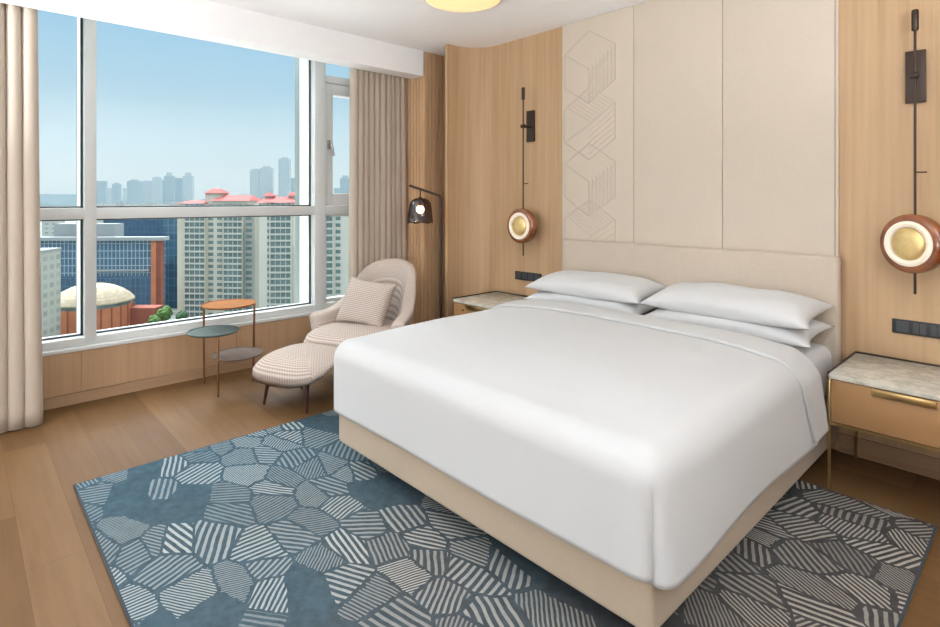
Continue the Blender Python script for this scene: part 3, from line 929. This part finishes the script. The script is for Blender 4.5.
struct('ground', M['ground'], lambda bm: box(bm, -9000, -30, -5000, 9000, GZ-2, GZ))

struct('bounce_slab', M['bounce_pale'], lambda bm: box(bm, -40, -5.2, -45, 40, -14, -12))  # unseen pale reflector, added to bounce daylight up through the window
def cbox(bm, w, d, z0, z1, cx=0, cy=0, bev=0): box(bm, cx-w/2, cx+w/2, cy-d/2, cy+d/2, z0, z1, bev)

def city_thing(name, label, cat, tb, z, rot=0, group=None):
    p = city(tb, z); return thing(name, label, cat, (p.x, p.y, GZ), YAW+radians(rot), group)

def hip(bm, w, d, z0, h, cx=0, cy=0, rl=.5):
    b = [bm.verts.new((cx+sx*w/2, cy+sy*d/2, z0)) for sx, sy in ((-1, -1), (1, -1), (1, 1), (-1, 1))]
    t = [bm.verts.new((cx-w*rl/2, cy, z0+h)), bm.verts.new((cx+w*rl/2, cy, z0+h))]
    bm.faces.new((b[0], b[1], t[1], t[0])); bm.faces.new((b[2], b[3], t[0], t[1]))
    bm.faces.new((b[1], b[2], t[1])); bm.faces.new((b[3], b[0], t[0])); bm.faces.new(b[::-1])

def apartment(label, tb, z, w, d, h, rot, bays, floors, wall, roofs):
    """bays: list of (x0, x1, kind) across the front; kind 'b' balconies, 'w' plain window pairs, 'r' recess"""
    t = city_thing('apartment_tower', label, 'apartment building', tb, z, rot, 'apartment towers with red roofs')
    fh = h/floors
    def wl(bm):
        cbox(bm, w, d, 0, h)
        for x0, x1, k in bays:
            if k == 'b':       # projecting frame between balcony stacks
                for x in (x0, x1): box(bm, x-.18, x+.18, -d/2-1.1, -d/2, 0, h)
    part('wall', t, M[wall], wl)
    for x0, x1, k in bays:
        if k == 'r':
            pbox('recess', t, M['recess_wall'], x0, x1, -d/2-.06, -d/2+.3, 0, h)
    for f in range(floors):
        z0 = f*fh
        for x0, x1, k in bays:
            if k == 'b':
                pbox('window', t, M['apt_glass'], x0+.18, x1-.18, -d/2-.75, -d/2, z0+.18, z0+fh-.16)
            else:
                n = 2 if k == 'w' and x1-x0 > 4 else 1; sw = (x1-x0)/n
                for i in range(n):
                    pbox('window', t, M['apt_glass'], x0+sw*(i+.22), x0+sw*(i+.78), -d/2-.12, -d/2, z0+1.0, z0+2.5)
    def balcony(bm, x0, x1, z0):
        box(bm, x0+.18, x1-.18, -d/2-1.15, -d/2, z0-.12, z0+.18)
        box(bm, x0+.18, x1-.18, -d/2-1.15, -d/2-1.02, z0, z0+.72)
        nn = max(1, int((x1-x0)/2.1))
        for q in range(1, nn): box(bm, x0+(x1-x0)*q/nn-.1, x0+(x1-x0)*q/nn+.1, -d/2-1.1, -d/2, z0, z0+fh)
    for f in range(floors):
        for x0, x1, k in bays:
            if k == 'b': part('balcony', t, M['apt_rail'], lambda bm: balcony(bm, x0, x1, f*fh))
    for (cx, rw, rd, z0, rh, rl, wh) in roofs:
        if wh: pbox('roof_house', t, M['cream_wall2'], cx-rw/2+.8, cx+rw/2-.8, -rd/2+.8, rd/2-.8, h, h+z0)
        part('roof', t, M['red_roof'], lambda bm: hip(bm, rw, rd, h+z0, rh, cx, 0, rl))
    return t

apartment('broad cream apartment block with red roof in the middle of the window view', (224-470)/550, 262, 37, 15, 55.5, -4,
    [(-14.5, -4.6, 'b'), (-4.4, 4.0, 'w'), (4.2, 13.2, 'b'), (13.4, 18.4, 'r')], 20, 'cream_wall',
    [(-12, 13, 17, .4, 1.4, .6, 0), (7, 19, 17, 1.6, 2.6, .7, 1), (-3.5, 9, 9, 5.2, 2.2, .4, 1)])
apartment('narrow cream apartment block beside the right window mullion', (281-470)/550, 250, 15, 14, 56.0, 3,
    [(-2.5, 6.6, 'b'), (-4.2, -2.9, 'w')], 20, 'cream_wall2',
    [(0, 17, 16, .3, 2.6, .6, 0), (5.4, 4.5, 5, 3.4, 1.6, .3, 1), (-5, 5, 5, 3.2, 1.6, .3, 1)])
apartment('apartment block seen through the narrow right window beside the curtain', (341-470)/550, 240, 17, 14, 53.5, 5,
    [(-7.8, -2.2, 'b'), (-2.0, 1.6, 'w')], 19, 'cream_wall2', [(0, 17, 16, .3, 1.2, .6, 0)])

# offices and hall at lower left
o1 = city_thing('office_building', 'wide blue glass office with white roof edge behind the domed hall', 'office building', (100-470)/550, 270, 2)
pbox('glass_front', o1, M['office_glass'], -34, 25, 0, 13, 0, 37.5)
pbox('roof_edge', o1, M['slab'], -35, 31, -1.5, 5, 37.5, 39.2)
pbox('roof_deck', o1, M['slab'], -34, 24, 5, 13, 37.5, 38.6)
pbox('roof_house', o1, M['slab'], -26, 4, 5.5, 12.8, 38.6, 45.5)
pbox('middle_ledge', o1, M['slab'], -2, 24, -.8, 0, 22.4, 23.3)
pbox('lower_front', o1, M['deep_glass'], -34, 25, -.5, 0, 0, 20)
pbox('brick_frame', o1, M['brick'], 25, 27.4, -.9, 3, 0, 37.4)
pbox('brick_side', o1, M['brick_dark'], 27.4, 29.6, -.6, 2.6, 0, 37.4)
o2 = city_thing('office_building', 'dark blue glass slab standing behind the white roofed office', 'office building', (140-470)/550, 330, 0)
pbox('glass_front', o2, M['deep_glass'], -22, 30, 0, 20, 0, 50.4)
pbox('roof_edge', o2, M['teal_glass'], -22.4, 30.4, -.4, 20.4, 50.4, 51.3)
o3 = city_thing('office_building', 'teal blue glass tower left of the cream apartment blocks', 'office building', (174-470)/550, 292, 3)
pbox('glass_front', o3, M['teal_glass'], -5.6, 5.6, 0, 12, 0, 52)
pbox('roof_edge', o3, M['deep_glass'], -5.8, 5.8, -.2, 12.2, 52, 53)
hl = city_thing('domed_hall', 'round red brick hall with shallow cream dome', 'round hall', (93-470)/550, 232, 0)
part('drum', hl, M['brick'], lambda bm: lathe(bm, [(14.6, 0), (14.6, 13.4), (14.2, 13.4), (14.2, 0)], 48))
def pil(bm):
    for k in range(24):
        a = 2*pi*k/24; tube(bm, [(14.6*cos(a), 14.6*sin(a), 0), (14.6*cos(a), 14.6*sin(a), 13.4)], .35, 6)
part('pilasters', hl, M['brick_dark'], pil)
part('clerestory', hl, M['apt_glass'], lambda bm: lathe(bm, [(14.4, 13.4), (14.4, 14.8), (0, 14.8)], 48))
part('dome', hl, M['dome'], lambda bm: lathe(bm, [(15.2, 14.8), (15.2, 15.3), (13.5, 17.4), (11, 19.3), (8, 20.9), (4.5, 21.9), (0, 22.3)], 48), 30)
pbox('annex', hl, M['brick_dark'], 13, 25, 2, 9, 0, 11.5)
o4 = city_thing('office_building', 'grey office block cut off by the left curtain', 'office building', (36-470)/550, 205, 8)
pbox('front', o4, M['grey_block'], -14, 4.6, -7, 7, 0, 38.2)
pbox('brown_side', o4, M['slab'], 1.2, 4.9, -7.3, -6.9, 0, 24)
pbox('roof_edge', o4, M['slab'], -14.2, 4.8, -7.2, 7.2, 38.2, 39)

# trees: a cluster of leaf clumps over a trunk
def tree(label, tb, z, r, h, m, seed):
    t = city_thing('tree', label, 'tree', tb, z, 0, 'street trees below')
    rnd = random.Random(seed)
    def crown(bm):
        for k in range(7):
            a = rnd.uniform(0, 6.28); q = rnd.uniform(0, .55)*r
            M4 = Matrix.Translation((q*cos(a), q*sin(a), h+rnd.uniform(-.3, .4)*r))
            res = bmesh.ops.create_icosphere(bm, subdivisions=3, radius=r*rnd.uniform(.42, .62), matrix=M4)
            c = M4.translation
            for v in res['verts']:
                n = noise.noise(v.co*1.4/ max(r, 1)*3.2+Vector((seed, k, 0)))
                v.co = c+(v.co-c)*(1+.35*n)
    part('crown', t, M[m], crown)
    part('trunk', t, M['bark'], lambda bm: tube(bm, [(0, 0, 0), (0, 0, h)], [.35, .2], 8))
tree('green tree at the right foot of the domed hall', (143-470)/550, 219, 2.9, 5.8, 'leaf', 1)
tree('green tree before the brick corner of the office', (155-470)/550, 226, 3.2, 7.4, 'leaf', 2)
tree('tall green tree nearest the teal tower', (166-470)/550, 233, 3.4, 9.4, 'leaf', 3)
tree('round green tree right of the teal tower', (181-470)/550, 234, 3.4, 7.2, 'leaf2', 4)
tree('low dark tree at the foot of the broad apartment block', (206-470)/550, 236, 3.6, 3.6, 'leaf2', 5)
tree('dark tree behind the side table top', (238-470)/550, 238, 4.0, 4.0, 'leaf2', 6)
tree('green tree before the domed hall by the left mullion', (82-470)/550, 207, 3.0, 5.4, 'leaf', 7)
tree('dark green tree low in the narrow right window', (334-470)/550, 224, 4.6, 9, 'leaf2', 8)
tree('dark tree at the foot of the narrow apartment block', (300-470)/550, 232, 3.6, 5, 'leaf2', 9)

# the distant skyline
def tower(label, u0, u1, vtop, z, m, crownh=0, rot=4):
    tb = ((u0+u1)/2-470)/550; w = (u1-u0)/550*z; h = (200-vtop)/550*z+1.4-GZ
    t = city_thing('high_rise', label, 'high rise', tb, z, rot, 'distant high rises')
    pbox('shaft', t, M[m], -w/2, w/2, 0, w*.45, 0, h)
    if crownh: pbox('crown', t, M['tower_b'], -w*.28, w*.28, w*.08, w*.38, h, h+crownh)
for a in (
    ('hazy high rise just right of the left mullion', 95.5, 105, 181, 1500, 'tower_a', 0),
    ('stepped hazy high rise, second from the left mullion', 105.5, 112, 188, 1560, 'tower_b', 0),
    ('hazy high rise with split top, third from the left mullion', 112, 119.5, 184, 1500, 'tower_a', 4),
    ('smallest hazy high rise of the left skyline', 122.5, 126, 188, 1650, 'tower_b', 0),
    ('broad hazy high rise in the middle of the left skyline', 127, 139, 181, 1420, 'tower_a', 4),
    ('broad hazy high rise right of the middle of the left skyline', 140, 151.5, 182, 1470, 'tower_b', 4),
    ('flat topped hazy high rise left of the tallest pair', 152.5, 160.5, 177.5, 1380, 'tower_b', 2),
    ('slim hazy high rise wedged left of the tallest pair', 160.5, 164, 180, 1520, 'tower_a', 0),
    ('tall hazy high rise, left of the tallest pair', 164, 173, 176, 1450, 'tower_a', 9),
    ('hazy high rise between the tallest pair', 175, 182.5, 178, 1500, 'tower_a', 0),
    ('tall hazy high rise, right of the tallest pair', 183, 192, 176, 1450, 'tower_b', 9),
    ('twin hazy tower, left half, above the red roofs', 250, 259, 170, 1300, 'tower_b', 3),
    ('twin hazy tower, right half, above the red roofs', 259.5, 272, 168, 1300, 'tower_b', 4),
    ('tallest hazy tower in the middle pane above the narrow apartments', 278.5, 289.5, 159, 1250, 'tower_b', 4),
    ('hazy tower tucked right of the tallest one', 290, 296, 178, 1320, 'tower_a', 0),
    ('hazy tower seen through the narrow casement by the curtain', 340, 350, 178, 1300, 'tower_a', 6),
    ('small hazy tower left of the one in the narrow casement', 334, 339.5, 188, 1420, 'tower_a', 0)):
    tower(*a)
for i, (u0, u1, vt, z, lab) in enumerate((
    (93, 103, 203.5, 720, 'low white block at the foot of the skyline by the left mullion'),
    (104, 113, 204.5, 690, 'second low white block from the left mullion'),
    (114, 124, 203, 760, 'low white block under the smallest hazy high rise'),
    (126, 142, 204, 700, 'long low white block in the middle of the skyline foot'),
    (144, 153, 203, 760, 'low white block under the flat topped high rise'),
    (155, 166, 204.2, 700, 'low white block under the tallest pair'),
    (168, 180, 202.5, 740, 'low pale block left of the red roofs'),
    (181, 192, 204, 640, 'low pale block touching the first red roof'),
    (42, 58, 214, 420, 'white office block in the left pane over the grey roof'),
    (150, 166, 236, 400, 'pale block showing behind the teal tower'))):
    p = city(((u0+u1)/2-470)/550, z); w = (u1-u0)/550*z; h = (200-vt)/550*z+1.4-GZ
    bm = bmesh.new(); box(bm, -w/2, w/2, 0, w*.6, 0, h)
    o = obj('low_block', bm, M['low_a'], None, False, (p.x, p.y, GZ), YAW+radians((-6, 4, 9, -3, 7, 2, -8, 5, 3, 6)[i]))
    tag(o, lab, 'city block', 'low blocks at the skyline foot')
def hill(label, u0, u1, vt, z, seed):
    def bld(bm):
        w = (u1-u0)/550*z; h = (200-vt)/550*z+1.4-GZ
        def fn(i, j):
            x = (i-.5)*w; y = (j-.5)*w*.5
            k = max(0, 1-(2*i-1)**2)*max(0, 1-(2*j-1)**2)
            n = 1+.18*noise.noise(Vector((i*4, j*4, seed)))
            return (x, y, h*k**.7*n)
        grid(bm, 60, 24, fn)
    p = city(((u0+u1)/2-470)/550, z)
    bm = bmesh.new(); bld(bm)
    o = obj('hill', bm, M['hill'], None, 'all', (p.x, p.y, GZ), YAW); o['kind'] = 'structure'
    return o
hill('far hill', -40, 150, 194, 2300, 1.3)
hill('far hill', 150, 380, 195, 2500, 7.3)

# haze lying over the far half of the city
def haze():
    t = NT('city_haze')
    v = t.n('ShaderNodeVolumeScatter'); v.inputs['Color'].default_value = (.40, .46, .49, 1); v.inputs['Density'].default_value = HAZE
    ab = t.n('ShaderNodeVolumeAbsorption'); ab.inputs['Color'].default_value = (.40, .46, .49, 1); ab.inputs['Density'].default_value = HAZE
    ad = t.n('ShaderNodeAddShader'); t.l(v.outputs[0], ad.inputs[0]); t.l(ab.outputs[0], ad.inputs[1])
    t.l(ad.outputs[0], t.out.inputs['Volume']); return t.m
HAZE = .0008
if HAZE:
    c = city(-.45, 1010)
    bm = bmesh.new(); box(bm, -1000, 1000, -225, 215, 0, 200)
    hz = obj('haze', bm, haze(), None, False, (c.x, c.y, GZ+4), YAW); hz['kind'] = 'stuff'
    tag(hz, 'thin pale haze over the distant skyline', 'haze')

# ------------------------------------------------------------------ daylight
w = bpy.data.worlds.new('sky'); SC.world = w; w.use_nodes = True
nt = w.node_tree; nt.nodes.clear()
out = nt.nodes.new('ShaderNodeOutputWorld'); bg = nt.nodes.new('ShaderNodeBackground')
tc = nt.nodes.new('ShaderNodeTexCoord'); sp = nt.nodes.new('ShaderNodeSeparateXYZ'); rp = nt.nodes.new('ShaderNodeValToRGB')
nt.links.new(tc.outputs['Generated'], sp.inputs[0]); nt.links.new(sp.outputs[2], rp.inputs[0])
els = rp.color_ramp.elements
stops = [(0.0, (.74, .84, .875, 1)), (.045, (.72, .83, .875, 1)), (.10, (.62, .785, .875, 1)), (.19, (.49, .72, .875, 1)), (.30, (.36, .63, .86, 1)),
         (.42, (.40, .66, .88, 1)), (.60, (.95, .98, 1, 1)), (1.0, (1, 1, 1, 1))]
while len(els) < len(stops): els.new(.5)
for e, (p_, c_) in zip(els, stops): e.position = p_; e.color = c_
# unseen upper sky on the window side, brightened to add daylight indoors
mr = nt.nodes.new('ShaderNodeMapRange'); mr.inputs[1].default_value = .36; mr.inputs[2].default_value = .62; mr.inputs[3].default_value = 1.0; mr.inputs[3].default_value = 0.0; mr.inputs[4].default_value = 1.0; mr.interpolation_type = 'SMOOTHSTEP'
nt.links.new(sp.outputs[2], mr.inputs[0])
m2 = nt.nodes.new('ShaderNodeMapRange'); m2.inputs[1].default_value = .05; m2.inputs[2].default_value = -.25; m2.interpolation_type = 'SMOOTHSTEP'
nt.links.new(sp.outputs[0], m2.inputs[0])
mm = nt.nodes.new('ShaderNodeMath'); mm.operation = 'MULTIPLY'; nt.links.new(mr.outputs[0], mm.inputs[0]); nt.links.new(m2.outputs[0], mm.inputs[1])
ma = nt.nodes.new('ShaderNodeMath'); ma.operation = 'MULTIPLY_ADD'; nt.links.new(mm.outputs[0], ma.inputs[0]); ma.inputs[1].default_value = 12.0; ma.inputs[2].default_value = 1.0
nt.links.new(ma.outputs[0], bg.inputs[1])
nt.links.new(rp.outputs[0], bg.inputs[0]); nt.links.new(bg.outputs[0], out.inputs[0])
try: w.cycles.sampling_method = 'MANUAL'; w.cycles.sample_map_resolution = 512
except Exception: pass

sd = bpy.data.lights.new('sun', 'SUN'); sd.energy = 1.6; sd.angle = radians(2); sd.color = (1, .96, .88)
so = bpy.data.objects.new('sun', sd); COL.objects.link(so)
so.rotation_euler = Vector((-.72, -.10, -.70)).to_track_quat('-Z', 'Y').to_euler()

# ------------------------------------------------------------------ camera
cd = bpy.data.cameras.new('camera'); cam = bpy.data.objects.new('camera', cd); COL.objects.link(cam)
cam.location = (0, 0, 1.42); cam.rotation_euler = (pi/2, 0, YAW)
cd.sensor_fit = 'HORIZONTAL'; cd.sensor_width = 36; cd.lens = 550/940*36
cd.shift_x = 0; cd.shift_y = -(313.5-200)/940
cd.clip_start = .05; cd.clip_end = 20000
SC.camera = cam
SC.view_settings.view_transform = 'Standard'; SC.view_settings.look = 'None'
SC.view_settings.gamma = 1; SC.view_settings.use_curve_mapping = False
SC.view_settings.exposure = 0
SC.cycles.max_bounces = 10; SC.cycles.diffuse_bounces = 6; SC.cycles.glossy_bounces = 4; SC.cycles.transparent_max_bounces = 16
SC.cycles.volume_bounces = 1
SC.cycles.sample_clamp_indirect = 6
SC.cycles.caustics_reflective = False; SC.cycles.caustics_refractive = False
SC.cycles.use_denoising = True
